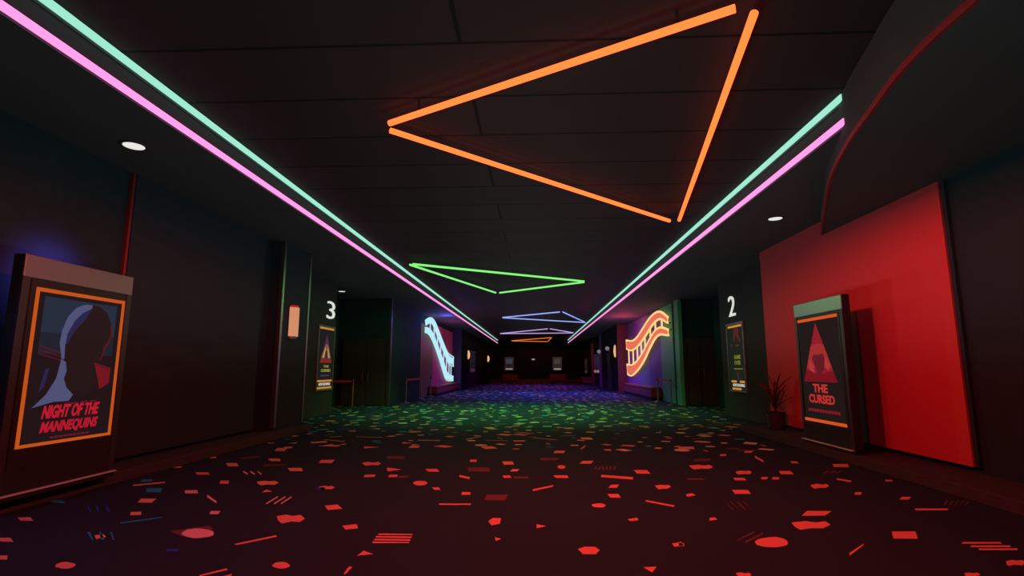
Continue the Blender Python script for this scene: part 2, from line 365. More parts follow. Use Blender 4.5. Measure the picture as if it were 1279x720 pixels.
('d',[(3.276,9.022),(3.575,9.035),(3.523,8.905),(3.224,8.892)]),
('r',[(3.302,8.424),(3.25,8.008),(3.185,7.839),(3.224,8.242)]),
('r',[(2.86,6.812),(2.938,6.812),(2.873,6.669),(2.795,6.669)]),
('r',[(2.73,6.812),(2.808,6.812),(2.73,6.669),(2.665,6.669)]),
('r',[(3.601,7.956),(3.692,7.956),(3.64,7.787),(3.549,7.787)]),
('o',[(2.379,9.321),(2.652,9.334),(2.587,9.061),(2.327,9.048)]),
('d',[(1.794,6.695),(1.989,6.708),(2.002,6.617),(1.807,6.604)]),
]

# ================================================================ THE SETTING
FAR = 42.2; NEAR = -3.0
bm = bmnew(); bm_w = P(6.5, 0, 0).x
pbox(bm, -6.3, 6.0, NEAR, FAR+.3, -1.06, -1.0, 0)
KEYS = 'rpocbdwyg'
def inlay(pts, key, lift=.0015):
    v = [bm.verts.new((x, y, lift)) for x, y in pts]
    f = bm.faces.new(v); f.normal_update()
    if f.normal.z < 0: f.normal_flip()
    f.material_index = 1 + KEYS.index(key)
for k, pts in NEAR_PATTERN: inlay(pts, k, .0012 if k == 'd' else .002)
used = []
def confetti(x, y, s):
    key = random.choices('rpocbdwyg', (10, 10, 15, 11, 7, 12, 24, 12, 8))[0]
    r = random.random(); a = random.uniform(0, 6.28); ca, sa = math.cos(a), math.sin(a)
    if r < .45:
        loc = [(-.5, -.3), (.4, -.36), (.5, .3), (-.4, .38)]
    elif r < .62:
        loc = [(.5*math.cos(t*.7854), .42*math.sin(t*.7854)) for t in range(8)]
    elif r < .76:
        loc = [(-.5, -.35), (.5, -.1), (-.2, .45)]
    elif r < .9:
        loc = [(-.9, -.06), (.9, -.06), (.9, .06), (-.9, .06)]
    else:
        for j in range(3):
            inlay([(x+(u*ca-(w+.18*j)*sa)*s, y+(u*sa+(w+.18*j)*ca)*s) for u, w in [(-.7, -.04), (.7, -.04), (.7, .04), (-.7, .04)]], key)
        return
    inlay([(x+(u*ca-w*sa)*s, y+(u*sa+w*ca)*s) for u, w in loc], key, random.uniform(.0012, .0025))
step = .44
y = 6.95*K
while y < (FAR-.6)*K:
    t = y/K
    xl, xr = (-3.7, 3.25) if t < 8.7 else (-4.6, 4.1) if t < 12.1 else (-5.3, 4.9) if t < 14.5 else (-3.65, 3.65) if t < 23.7 else (-3.3, 3.4)
    if 14.5 <= t < 16.3: xl = -4.0
    x = xl*K + .2
    while x < xr*K-.15:
        if random.random() < .92:
            confetti(x+random.uniform(-.16, .16), y+random.uniform(-.16, .16), random.choice((.12, .15, .17, .2, .24, .3)))
        x += step
    y += step
floor = struct('floor', bm, [M['carpet']] + [CP[k] for k in KEYS])

bm = bmnew(); pbox(bm, -3.1, 2.7, NEAR, FAR, 2.24, 2.32); struct('ceiling', bm, M['ceil'])
# the lower ceiling either side of the raised tray, and the drop over the far end
LX, RX = -2.97, 2.55
bm = bmnew(); pbox(bm, -6.3, LX, NEAR, FAR, 1.95, 2.34); struct('trim_1', bm, M['soffit'])
bm = bmnew(); pbox(bm, RX, 6.0, NEAR, FAR, 1.95, 2.34); struct('trim_2', bm, M['soffit'])
# curved dropped ceiling over the red wall
curve = smoothline([(2.13, NEAR, 0), (2.13, .8, 0), (2.14, 2.3, 0), (2.19, 2.95, 0), (2.33, 3.51, 0), (2.49, 4.08, 0), (2.79, 4.9, 0), (3.21, 5.79, 0), (3.55, 6.5, 0), (3.84, 7.06, 0)], 6)
bm = bmnew(); prism(bm, [P(q.x, q.y, 1.76) for q in curve] + [P(3.9, 7.06, 1.76), P(3.9, NEAR, 1.76)], (0, 0, .46*K)); struct('trim_3', bm, M['drop'])
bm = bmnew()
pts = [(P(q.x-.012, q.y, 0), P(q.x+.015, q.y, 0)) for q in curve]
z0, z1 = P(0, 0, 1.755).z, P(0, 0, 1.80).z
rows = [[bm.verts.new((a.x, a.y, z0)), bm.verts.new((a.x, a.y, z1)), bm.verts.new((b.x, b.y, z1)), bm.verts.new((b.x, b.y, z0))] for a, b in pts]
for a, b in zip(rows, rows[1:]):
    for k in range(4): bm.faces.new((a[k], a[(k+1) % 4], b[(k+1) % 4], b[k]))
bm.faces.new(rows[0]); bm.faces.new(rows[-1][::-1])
struct('trim_4', bm, M['lip'])  # lip of the drop, its red highlight painted on

# walls (each side one stepped wall, thick boxes)
bm = bmnew()
for x0, d0, d1, mi in ((-4.05, NEAR, 7.8, 0), (-4.7, 8.78, 12.25, 2), (-5.5, 12.25, 14.55, 0), (-4.05, 14.55, 25.75, 0), (-3.62, 25.75, FAR, 3)):
    pbox(bm, x0, -6.3, d0, d1, -1, 1.95, mi)
pbox(bm, -3.85, -6.3, 7.8, 8.78, -1, 1.95, 1)
struct('wall_left', bm, [M['wall'], M['brown'], M['green'], M['farwall']])
bm = bmnew()
for x0, d0, d1, mi in ((3.87, NEAR, 8.98, 0), (4.2, 8.98, 12.2, 1), (5.0, 12.2, 15.05, 0), (4.05, 15.05, 23.7, 0), (3.63, 23.7, FAR, 2)):
    pbox(bm, x0, 6.0, d0, d1, -1, 1.95, mi)
struct('wall_right', bm, [M['wall'], M['green'], M['farwall']])
bm = bmnew(); pbox(bm, -6.3, 6.0, FAR, FAR+.2, -1, 2.34); struct('wall_back', bm, M['black'])
bm = bmnew(); pbox(bm, -6.3, 6.0, NEAR-.2, NEAR, -1, 2.34); struct('wall_front', bm, M['black'])
# fabric panels on the near walls, edge strips
bm = bmnew(); pbox(bm, 3.82, 3.87, 4.98, 8.98, -.85, 1.95); struct('trim_5', bm, M['red'])
bm = bmnew(); pbox(bm, -4.0, -4.05, 4.93, 7.5, -.85, 1.95); struct('trim_6', bm, M['brown'])
bm = bmnew(); pbox(bm, -4.012, -4.05, 4.90, 4.93, -.85, 1.95); struct('trim_7', bm, M['lip'])  # left panel edge, the red light on it painted in
bm = bmnew(); pbox(bm, 3.835, 3.87, 4.93, 4.975, -.85, 1.95); struct('trim_8', bm, M['brown'])
# pillar corner guards in satin metal
for i, d in ((9, 7.8), (10, 8.72)):
    bm = bmnew(); pbox(bm, -3.838, -3.85, d, d+.05, -.86, 1.94); pbox(bm, -3.838, -3.9, d-.012 if d < 8 else d+.05, d if d < 8 else d+.062, -.86, 1.94)
    struct('trim_%d' % i, bm, M['darkmetal'])
# low carpeted kerbs in front of the near walls
bm = bmnew(); pbox(bm, -3.7, -4.05, NEAR, 7.8, -1, -.9); pbox(bm, -3.7, -3.85, 7.8, 8.78, -1, -.9); struct('baseboard_left', bm, M['kerb'], bevel=.01)
bm = bmnew(); pbox(bm, 3.32, 3.87, NEAR, 8.98, -1, -.9); struct('baseboard_right', bm, M['kerb'], bevel=.01)
bm = bmnew(); pbox(bm, -3.62, 3.63, FAR-.12, FAR, -1, -.82); struct('baseboard_back', bm, M['redkerb'])
# painted backs of the two film-strip neons
def painted(n, face, blocks, mats):
    b = bmnew()
    for i, (u0, u1, v0, v1) in enumerate(blocks): face.rect(b, u0*K, u1*K, v0*K, v1*K, 0, .025 + .004*(i % 2), i)
    struct('trim_%d' % n, b, mats)
FR = Face(P(4.05, 23.7, -1), 'R')      # u runs towards the camera
painted(11, FR, [(.0, 2.9, .0, 2.93), (2.9, 4.6, 0, 2.93), (4.6, 6.45, 0, 2.93), (6.45, 7.95, 0, 2.93)], [M['violet'], M['slate'], M['indigo'], M['teal']])
bm = bmnew(); pbox(bm, 4.0, 4.1, 14.98, 15.42, -1, 1.94); struct('trim_12', bm, M['teal'])
FL = Face(P(-4.05, 18.5, -1), 'L')
painted(13, FL, [(.0, 2.2, .0, 2.6), (2.2, 5.2, 0, 2.75), (5.2, 7.2, 0, 2.75)], [M['ochre'], M['plum'], M['magenta']])
bm = bmnew(); pbox(bm, -4.0, -4.05, 14.55, 14.62, -1, 1.94); struct('trim_14', bm, M['darkmetal'])
bm = bmnew(); pbox(bm, -3.6, -4.05, 25.7, 25.75, -1, 1.95); struct('trim_15', bm, M['blue'])
bm = bmnew(); pbox(bm, 3.62, 4.05, 23.63, 23.7, -1, 1.95); struct('trim_16', bm, M['bench'])
bm = bmnew(); pbox(bm, 3.6, 3.63, 29.3, 30.3, -1, 1.95); struct('trim_17', bm, M['blue'])
bm = bmnew(); pbox(bm, 3.6, 3.63, 33.3, 34.7, -1, 1.6); struct('trim_18', bm, M['bench'])
# doors of the two screens in the recesses, and a far one
def double_door(n, fc, u0, u1, h):
    b = bmnew(); mid = (u0+u1)/2
    for a, c in ((u0, mid-.01), (mid+.01, u1)): fc.rect(b, a, c, .02, h, .004, .05)
    o = struct('door_%d' % n, b, M['door'], bevel=.006)
    fb = bmnew()
    for a, c, v0, v1 in ((u0-.1, u0-.005, 0, h+.1), (u1+.005, u1+.1, 0, h+.1), (u0-.005, u1+.005, h+.005, h+.1)): fc.rect(fb, a, c, v0, v1, 0, .07)
    obj('door_frame', fb, M['door'], o)
    WLOC[o.name] = WLOC[o.name]
    for s in (-1, 1):
        hb = bmnew(); tube(hb, [fc.p(mid+s*.1, .85, .05), fc.p(mid+s*.1, .85, .1), fc.p(mid+s*.1, 1.3, .1), fc.p(mid+s*.1, 1.3, .05)], .012, 8)
        obj('door_handle', hb, M['darkmetal'], o, smooth=True)
double_door(1, Face(P(-5.4, 14.55, -1), 'B'), .2, 1.7, 2.3)
double_door(2, Face(P(4.1, 15.05, -1), 'B'), -.0+.12, 1.1, 2.3)
double_door(3, Face(P(3.63, 27.1, -1), 'R'), .2, 1.5, 2.2)

# ================================================================ NEON
def neon_strip(x, z, d0, d1, mat, label, side):
    t = thing('neon_strip', label, 'neon light', P(x, d0, z), 'straight neon strips along the ceiling tray')
    r = .0265*K; cx = x + side*.038
    b = bmnew(); tube(b, [P(cx, d0 + (d1-d0)*i/20, z) for i in range(21)], r, 14); obj('neon_tube', b, mat, t, smooth=False)
    b = bmnew(); pbox(b, x, x+side*.012, d0, d1, z-.034, z+.034); obj('mounting_channel', b, M['housing'], t)
G = dict(
    teal=glow('neon_teal', (.36, .83, .65), 1.), pink=glow('neon_pink', (1.25, .37, .86), 1.),
    orange=glow('neon_orange', (2.6, .315, .065), 1.), green=glow('neon_green', (.25, .95, .22), 1.),
    blue=glow('neon_blue', (.32, .43, 1.0), 1.), lilac=glow('neon_lilac', (.55, .40, .85), 1.), amber=glow('neon_amber', (1.0, .22, .03), 1.),
    cyan=glow('neon_cyan', (.48, .84, .95), 1.), filmout=glow('neon_warm_yellow', (1.06, .68, .27), 1.), filmmid=glow('neon_coral', (.85, .16, .10), 1.),
)
neon_strip(LX, 2.195, -2.0, 41.2, G['teal'], 'mint neon strip above the pink one on the left edge of the ceiling', 1)
neon_strip(LX, 1.985, -2.0, 41.2, G['pink'], 'pink neon strip below the mint one on the left edge of the ceiling', 1)
neon_strip(RX, 2.195, 4.14, 41.2, G['teal'], 'mint neon strip above the pink one beside the curved ceiling drop', -1)
neon_strip(RX, 1.985, 4.14, 41.2, G['pink'], 'pink neon strip below the mint one beside the curved ceiling drop', -1)
def neon_triangle(mat, segs, label, r=.0255):
    cx = sum(s[0][0]+s[1][0] for s in segs)/6; cy = sum(s[0][1]+s[1][1] for s in segs)/6
    t = thing('neon_triangle', label, 'neon light', P(cx, cy, 2.12), 'neon triangles hung under the ceiling')
    for a, c in segs:
        A, Bq = P(*a, 2.12), P(*c, 2.12)
        b = bmnew(); tube(b, [A, Bq], r*K, 14); tb = obj('neon_tube', b, mat, t)
        for k in (.12, .88):
            q = A.lerp(Bq, k); b = bmnew(); tube(b, [q+Vector((0, 0, r*K*.8)), (q.x, q.y, P(0, 0, 2.24).z)], .012, 8); obj('hanger', b, M['housing'], tb)
neon_triangle(G['orange'], [((-1.26, 4.29), (1.20, 2.91)), ((-1.29, 4.43), (1.95, 7.51)), ((1.33, 2.96), (2.08, 7.47))], 'large orange neon triangle nearest overhead on the ceiling')
neon_triangle(G['green'], [((-2.50, 10.52), (1.20, 12.84)), ((-2.57, 10.58), (-1.11, 14.70)), ((-1.00, 14.72), (1.21, 12.95))], 'green neon triangle on the ceiling behind the large orange one', .023)
neon_triangle(G['blue'], [((-1.36, 21.95), (.92, 19.9)), ((1.04, 19.91), (2.3, 24.45)), ((-1.36, 22.08), (2.27, 24.52))], 'pale blue neon triangle on the ceiling beyond the green one', .023)
neon_triangle(G['lilac'], [((-2.13, 32.1), (.66, 28.37)), ((.79, 28.38), (2.25, 31.6)), ((-2.13, 32.25), (2.25, 31.75))], 'lilac neon triangle on the ceiling beyond the pale blue one', .023)
neon_triangle(G['amber'], [((-1.82, 40.5), (1.05, 36.5)), ((1.11, 36.48), (.96, 41.8)), ((-1.82, 40.7), (.90, 41.85))], 'small amber neon triangle over the dark far end', .023)

def film_sign(face, k, lines, rungs, m_out, m_mid, label, rr=.055):
    t = thing('film_strip_sign', label, 'neon sign', face.p(0, 0, .03))
    N = .16
    sm = {n: [face.p(q.x, q.y, N) for q in smoothline([(a, c, 0) for a, c in L], 5)] for n, L in lines.items()}
    for top, bot in (('ut', 'ub'), ('lt', 'lb')):
        b = bmnew(); A, Bq = sm[top], sm[bot]
        ra = [[b.verts.new(p+face.n*o) for p in (a.lerp(c, .16), a.lerp(c, .84))] for a, c in zip(A, Bq) for o in (-.02,)]
        rb = [[b.verts.new(p+face.n*o) for p in (a.lerp(c, .16), a.lerp(c, .84))] for a, c in zip(A, Bq) for o in (.02,)]
        for i in range(len(ra)-1):
            for q in ((ra[i][0], ra[i+1][0], ra[i+1][1], ra[i][1]), (rb[i][0], rb[i][1], rb[i+1][1], rb[i+1][0]), (ra[i][0], rb[i][0], rb[i+1][0], ra[i+1][0]), (ra[i][1], ra[i+1][1], rb[i+1][1], rb[i][1])): b.faces.new(q)
        for i in (0, -1): b.faces.new((ra[i][0], ra[i][1], rb[i][1], rb[i][0]))
        bd = obj('glowing_band', b, m_mid, t)
        b = bmnew(); loop = A + Bq[::-1] + [A[0]]; tube(b, loop, rr, 10); obj('outline_tube', b, m_out, bd, smooth=True)
    for (a0, v0), (a1, v1) in rungs:
        b = bmnew(); tube(b, [face.p(a0, v0, N), face.p(a1, v1, N)], rr*.8, 8); obj('frame_bar', b, m_out, t)
    for i in range(5):
        j = 3 + i*8
        if j < len(sm['ub']):
            q = sm['ub'][j]; b = bmnew(); tube(b, [q, q-face.n*(N-.03)], .02, 8); obj('standoff', b, M['housing'], t)
            q = sm['lt'][j]; b = bmnew(); tube(b, [q, q-face.n*(N-.03)], .02, 8); obj('standoff', b, M['housing'], t)
ru = lambda L: [((23.7-d)*K, (z+1)*K) for d, z in L]
film_sign(FR, 1, dict(
    ut=ru([(23.1, 1.22), (21.83, 1.12), (20.66, 1.21), (19.44, 1.47), (18.35, 1.71), (17.39, 1.81), (16.65, 1.76), (15.82, 1.52)]),
    ub=ru([(23.05, .83), (21.89, .75), (20.57, .86), (19.2, 1.14), (18.03, 1.43), (17.21, 1.55), (16.59, 1.53), (15.86, 1.35)]),
    lt=ru([(23.1, .19), (22.01, .15), (20.67, .34), (19.45, .66), (18.35, 1.02), (17.49, 1.24), (16.74, 1.28), (15.84, 1.15)]),
    lb=ru([(23.0, -.24), (22.1, -.27), (20.8, -.06), (19.55, .28), (18.45, .70), (17.6, .98), (16.85, 1.07), (15.86, .98)])),
    [ru(r) for r in (((22.61, .8), (22.61, .18)), ((21.62, .76), (21.62, .21)), ((20.73, .85), (20.73, .35)), ((19.95, .99), (19.95, .56)), ((19.23, 1.12), (19.23, .74)), ((18.3, 1.36), (18.3, 1.04)), ((17.49, 1.52), (17.49, 1.24)), ((16.59, 1.53), (16.59, 1.27)))],
    G['filmout'], G['filmmid'], 'warm yellow and coral neon film strip waving on the right wall', .048)
lu = lambda L: [((d-18.5)*K, (z+.96)*K) for d, z in L]
film_sign(FL, -1, dict(
    ut=lu([(18.75, 1.76), (19.3, 1.89), (19.94, 1.94), (20.62, 1.82), (21.52, 1.49), (22.5, 1.13), (23.74, .74), (25.4, .60)]),
    ub=lu([(18.85, 1.60), (19.5, 1.74), (20.1, 1.72), (20.9, 1.44), (21.9, 1.04), (23.0, .64), (24.1, .27), (25.4, .15)]),
    lt=lu([(18.75, 1.50), (19.25, 1.51), (20.0, 1.41), (20.75, 1.15), (21.9, .66), (22.6, .36), (23.66, -.14), (25.35, -.32)]),
    lb=lu([(18.75, 1.32), (19.15, 1.33), (19.77, 1.22), (20.59, .92), (21.6, .46), (22.5, -.02), (23.5, -.44), (25.35, -.52)])),
    [lu(r) for r in (((19.6, 1.75), (19.6, 1.46)), ((20.4, 1.62), (20.4, 1.26)), ((21.15, 1.34), (21.15, .98)), ((21.9, 1.06), (21.9, .64)), ((22.65, .78), (22.65, .34)), ((23.4, .52), (23.4, 0)), ((24.1, .28), (24.1, -.2)), ((24.7, .2), (24.7, -.28)))],
    G['cyan'], G['cyan'], 'icy cyan neon film strip running steeply down the left wall', .034)

# ================================================================ POSTER KIOSKS
FRAME_OR = (205, 88, 26)
def title(parent, fc, s, u, v, w, h, n, rgb, shear=0, bold=.02, st=1., name='title_lettering'):
    b = bmnew(); text_into(b, fc, s, u, v, w, h, n, .003, 0, shear, bold); return obj(name, b, E(rgb, st), parent)
def kiosk(face, W, H, T, label):
    t = thing('poster_kiosk', label, 'poster kiosk', face.p(W/2, 0, -T/2), 'standing poster kiosks')
    b = bmnew(); face.rect(b, 0, W, .02, H, -T, -.012); cab = obj('cabinet', b, M['cabside'], t, bevel=.008)
    # raised front: header, sides and lower apron round the poster recess
    b = bmnew()
    face.rect(b, 0, W, H*.905, H, -.012, 0)
    obj('header', b, M['cabinet'], t, bevel=.006)
    b = bmnew()
    face.rect(b, 0, W*.055, .06, H*.905, -.012, 0); obj('side_rail', b, M['rail'], t, bevel=.004)
    b = bmnew(); face.rect(b, W*.945, W, .06, H*.905, -.012, 0); obj('side_rail', b, M['rail'], t, bevel=.004)
    b = bmnew(); face.rect(b, W*.055, W*.945, .06, H*.11, -.012, -.002); obj('apron', b, M['cabside'], t)
    b = bmnew(); face.rect(b, 0, W, .0, .055, -T, .02); pl = obj('base_plinth', b, M['cabside'], t, bevel=.008)
    b = bmnew(); face.rect(b, 0, W, .045, .06, .0, .045); obj('kick_plate', b, M['lipmetal'], pl, bevel=.005)
    return t
# --- left kiosk
KL = Face(P(-3.62, 3.53, -.9), 'L'); W = 1.02*K; H = 1.715*K
t = kiosk(KL, W, H, .12, 'poster kiosk with orange-framed poster of a bald mannequin head')
u0, u1, v0, v1 = .115*K, .945*K, .345*K, 1.49*K
pw, ph = u1-u0, v1-v0
b = bmnew(); KL.rect(b, .075*K, .965*K, .12*H, .9*H, -.012, -.006); obj('poster_backing', b, M['cabside'], t)
b = bmnew()
f = .022*K
for a in ((u0, u1, v1-f*1.25, v1), (u0, u1, v0, v0+f), (u0, u0+f, v0+f, v1-f*1.25), (u1-f, u1, v0+f, v1-f*1.25)): KL.rect(b, *a, -.006, .006)
obj('light_frame', b, E(FRAME_OR, .85), t)
S = lambda L: [(u0+a*pw, v0+c*ph) for a, c in L]
b = bmnew(); cols = [(27, 19, 22), (24, 33, 46), (30, 44, 60), (76, 80, 116), (34, 36, 74), (33, 21, 22), (112, 20, 30), (88, 20, 28), (20, 24, 32)]
KL.poly(b, S([(.03, .02), (.97, .02), (.97, .98), (.03, .98)]), -.006, .003, 0)
KL.poly(b, S([(.09, .72), (.91, .72), (.91, .95), (.09, .95)]), -.003, .001, 2)
KL.poly(b, S([(.09, .58), (.91, .58), (.91, .72), (.09, .72)]), -.003, .001, 1)
for k in range(3): KL.poly(b, S([(.10, .625-.024*k), (.33, .585-.024*k), (.33, .592-.024*k), (.10, .632-.024*k)]), -.002, .0008, 7)
head = [(.60, .935), (.70, .93), (.79, .89), (.85, .82), (.87, .74), (.85, .68), (.80, .63), (.80, .60), (.77, .55), (.72, .53), (.70, .50), (.71, .44), (.78, .36), (.62, .31), (.30, .30), (.18, .32), (.30, .40), (.36, .48), (.33, .58), (.30, .66), (.30, .74), (.34, .83), (.42, .90), (.51, .93)]
KL.poly(b, S(head), -.002, .001, 5)
KL.poly(b, S([(.60, .935), (.51, .93), (.42, .90), (.34, .83), (.30, .74), (.29, .66), (.33, .55), (.36, .55), (.35, .64), (.36, .72), (.42, .81), (.50, .87), (.60, .91)]), -.001, .0008, 3)
KL.poly(b, S([(.60, .91), (.50, .87), (.42, .81), (.36, .72), (.35, .64), (.38, .66), (.43, .74), (.53, .82)]), -.001, .0008, 4)
KL.poly(b, S([(.33, .55), (.38, .53), (.40, .47), (.38, .42), (.42, .36), (.50, .31), (.46, .27), (.30, .27), (.10, .24), (.22, .32), (.30, .42)]), -.0008, .0008, 3)
KL.poly(b, S([(.18, .48), (.22, .49), (.19, .37), (.14, .33)]), -.0008, .0008, 4)
KL.poly(b, S([(.70, .53), (.91, .49), (.91, .38), (.80, .34)]), -.0008, .0008, 6)
KL.poly(b, S([(.72, .51), (.91, .475), (.91, .483), (.72, .52)]), .0002, .0005, 7)
KL.poly(b, S([(.865, .80), (.88, .74), (.86, .68), (.81, .63), (.81, .60), (.77, .54), (.765, .55), (.79, .60), (.79, .64), (.845, .69), (.865, .74), (.85, .80)]), -.0006, .0008, 7)
obj('poster_print', b, [E(c) for c in cols], t)
title(t, KL, 'NIGHT OF THE', u0+.20*pw, v0+.165*ph, .62*pw, .085*ph, .0004, (190, 24, 46), .28, .035)
title(t, KL, 'MANNEQUINS', u0+.20*pw, v0+.065*ph, .62*pw, .082*ph, .0004, (182, 22, 44), .28, .035)
b = bmnew()
for a, c, h in ((.42, .245, .012), (.50, .247, .010), (.60, .25, .012), (.70, .252, .010)): KL.poly(b, S([(a, c), (a+.075, c+.004), (a+.075, c+h), (a, c+h)]), -.0002, .0008)
obj('credit_line', b, E((104, 22, 38)), t)
b = bmnew()
for k in range(9): KL.poly(b, S([(.31+.048*k, .035), (.348+.048*k, .035), (.348+.048*k, .048), (.31+.048*k, .048)]), -.0002, .0008)
obj('credit_line', b, E((104, 22, 38)), t)
# --- right kiosk
KR = Face(P(3.36, 7.0, -.9), 'R'); W = 1.08*K; H = 1.715*K
t = kiosk(KR, W, H, .12, 'poster kiosk with red triangle poster standing before the red wall')
b = bmnew(); KR.rect(b, .085*K, 1.0*K, .12*H, .9*H, -.012, -.006); obj('poster_backing', b, M['cabside'], t)
for v in (.862, .158):
    b = bmnew(); KR.rect(b, .075*W, .895*W, v*H, (v+.02)*H, -.006, .004); obj('light_bar', b, E((214, 84, 32), .95), t)
b = bmnew(); cols = [(26, 22, 21), (140, 26, 40), (158, 42, 44), (96, 24, 34), (116, 18, 28), (170, 52, 52)]
Q = lambda L: [(a*W, c*H) for a, c in L]
KR.poly(b, Q([(.09, .18), (.89, .18), (.89, .86), (.09, .86)]), -.006, .003, 0)
tri = [(.12, .435), (.80, .435), (.46, .845)]
KR.poly(b, Q(tri), -.003, .001, 1)
KR.poly(b, Q([(.20, .53), (.72, .53), (.60, .68), (.54, .695), (.46, .70), (.38, .695), (.32, .68)]), -.002, .001, 2)
KR.poly(b, Q([(.12, .435), (.80, .435), (.735, .515), (.55, .49), (.40, .50), (.185, .515)]), -.0015, .001, 4)
KR.poly(b, Q([(.33, .60), (.38, .625), (.48, .62), (.56, .63), (.60, .59), (.57, .53), (.50, .49), (.45, .48), (.39, .53)]), -.001, .001, 3)
KR.poly(b, Q([(.27, .60), (.35, .53), (.38, .49), (.25, .52)]), -.0008, .0008, 5)
KR.poly(b, Q([(.60, .61), (.68, .55), (.66, .51), (.58, .54)]), -.0008, .0008, 5)
obj('poster_print', b, [E(c) for c in cols], t)
title(t, KR, 'THE', .30*W, .362*H, .30*W, .058*H, -.002, (188, 50, 44), 0, .035)
title(t, KR, 'CURSED', .20*W, .288*H, .52*W, .06*H, -.002, (186, 46, 42), 0, .035)
b = bmnew()
for k in range(11): KR.rect(b, (.17+.058*k)*W, (.217+.058*k)*W, .228*H, .248*H, -.003, -.001)
obj('credit_line', b, E((124, 22, 36)), t)

# ================================================================ SCREEN NUMBERS AND WALL POSTERS
def number(face, s, u, v, w, h, label):
    b = bmnew(); text_into(b, face, s, u, v, w, h, .0, .03, 0, 0, -.006)
    tag(obj('screen_number', b, E((205, 205, 200), 1., (.6, .6, .6))), label, 'sign')
W3 = Face(P(-4.7, 11.26, -1), 'L'); W2 = Face(P(4.2, 11.72, -1), 'R')
number(W3, '3', .40*K, 2.13*K, .46*K, .40*K, 'white numeral 3 over the poster with the purple triangle')
number(W2, '2', .14*K, 2.11*K, .36*K, .43*K, 'white numeral 2 over the poster with the yellow title')
def case(face, w, v0, v1, label, frame_mat):
    t = thing('poster_case', label, 'poster', face.p(w/2, v0, 0), 'framed posters on the side walls')
    b = bmnew(); face.rect(b, -.03, w+.03, v0-.03, v1+.03, 0, .03); obj('case_back', b, M['cabside'], t)
    b = bmnew()
    for a in ((-.05, 0, v0-.05, v1+.05), (w, w+.05, v0-.05, v1+.05), (0, w, v1, v1+.05), (0, w, v0-.05, v0)): face.rect(b, *a, .0, .05)
    obj('case_frame', b, frame_mat, t, bevel=.006)
    return t
w, v0, v1 = .86*K, .56*K, 1.92*K
frm = paint('green_grey_frame', (.16, .2, .16), .45, metal=.3)
t = case(W3, w, v0, v1, 'framed poster with a purple and orange triangle below the number 3', frm)
Y = lambda L: [(.04+a*(w-.08), v0+c*(v1-v0)) for a, c in L]
b = bmnew(); cols = [(26, 27, 26), (84, 40, 72), (132, 84, 48), (120, 40, 28), (170, 148, 84), (66, 30, 50), (80, 50, 84)]
W3.poly(b, Y([(0, 0), (1, 0), (1, 1), (0, 1)]), .03, .004, 0)
W3.poly(b, Y([(.10, .42), (.92, .42), (.53, .88)]), .034, .002, 1)
W3.poly(b, Y([(.17, .50), (.85, .50), (.60, .72), (.46, .72)]), .036, .002, 2)
W3.poly(b, Y([(.10, .42), (.92, .42), (.86, .485), (.17, .485)]), .036, .003, 3)
W3.poly(b, Y([(.26, .50), (.36, .50), (.47, .66), (.42, .67)]), .038, .002, 4)
W3.poly(b, Y([(.76, .50), (.66, .50), (.58, .66), (.62, .67)]), .038, .002, 4)
W3.poly(b, Y([(.42, .50), (.62, .50), (.58, .60), (.51, .63), (.45, .60)]), .038, .002, 5)
for k in range(6): W3.poly(b, Y([(.2+.1*k, .205), (.28+.1*k, .205), (.28+.1*k, .225), (.2+.1*k, .225)]), .034, .002, 6)
obj('poster_print', b, [E(c) for c in cols], t)
for c in (.965, .115, .005):
    b = bmnew(); W3.poly(b, Y([(.0, c), (1, c), (1, c+.03), (0, c+.03)]), .034, .006); obj('light_bar', b, E((196, 130, 46)), t)
title(t, W3, 'THE', *Y([(.36, .345)])[0], .34*w, .05*K, .034, (150, 146, 60), 0, .03)
title(t, W3, 'CURSED', *Y([(.2, .275)])[0], .62*w, .06*K, .034, (146, 146, 62), 0, .03)
title(t, W3, 'NOW SHOWING', *Y([(.1, .055)])[0], .74*w, .062*K, .034, (200, 200, 190), 0, .03, name='notice_lettering')
t = case(W2, w, v0, v1, 'framed poster with a red figure and yellow title below the number 2', frm)
b = bmnew(); cols = [(24, 33, 25), (86, 30, 34), (60, 40, 36), (116, 104, 36)]
W2.poly(b, Y([(0, 0), (1, 0), (1, 1), (0, 1)]), .03, .004, 0)
W2.poly(b, Y([(.38, .74), (.46, .74), (.5, .82), (.58, .82), (.78, .72), (.86, .76), (.70, .85), (.78, .90), (.70, .94), (.46, .94), (.40, .88)]), .034, .002, 1)
W2.poly(b, Y([(.2, .66), (.28, .66), (.28, .70), (.2, .70)]), .034, .002, 1)
W2.poly(b, Y([(.52, .66), (.74, .66), (.74, .69), (.52, .69)]), .034, .002, 1)
W2.poly(b, Y([(.3, .315), (.9, .315), (.9, .33), (.3, .33)]), .034, .002, 3)
W2.poly(b, Y([(.55, .16), (.62, .15), (.56, .28), (.5, .28)]), .034, .002, 1)
obj('poster_print', b, [E(c) for c in cols], t)
for u0, u1, c in ((.03, .97, .955), (.08, .44, .115), (.66, .97, .115), (.12, .72, .005)):
    b = bmnew(); W2.poly(b, Y([(u0, c), (u1, c), (u1, c+.032), (u0, c+.032)]), .034, .006); obj('light_bar', b, E((196, 132, 52)), t)
title(t, W2, 'GAME', *Y([(.36, .47)])[0], .40*w, .085*K, .034, (122, 116, 40), 0, .03)
title(t, W2, 'OVER', *Y([(.36, .385)])[0], .40*w, .085*K, .034, (116, 110, 38), 0, .03)
title(t, W2, 'NOW SHOWING', *Y([(.16, .055)])[0], .74*w, .062*K, .034, (196, 196, 186), 0, .03, name='notice_lettering')

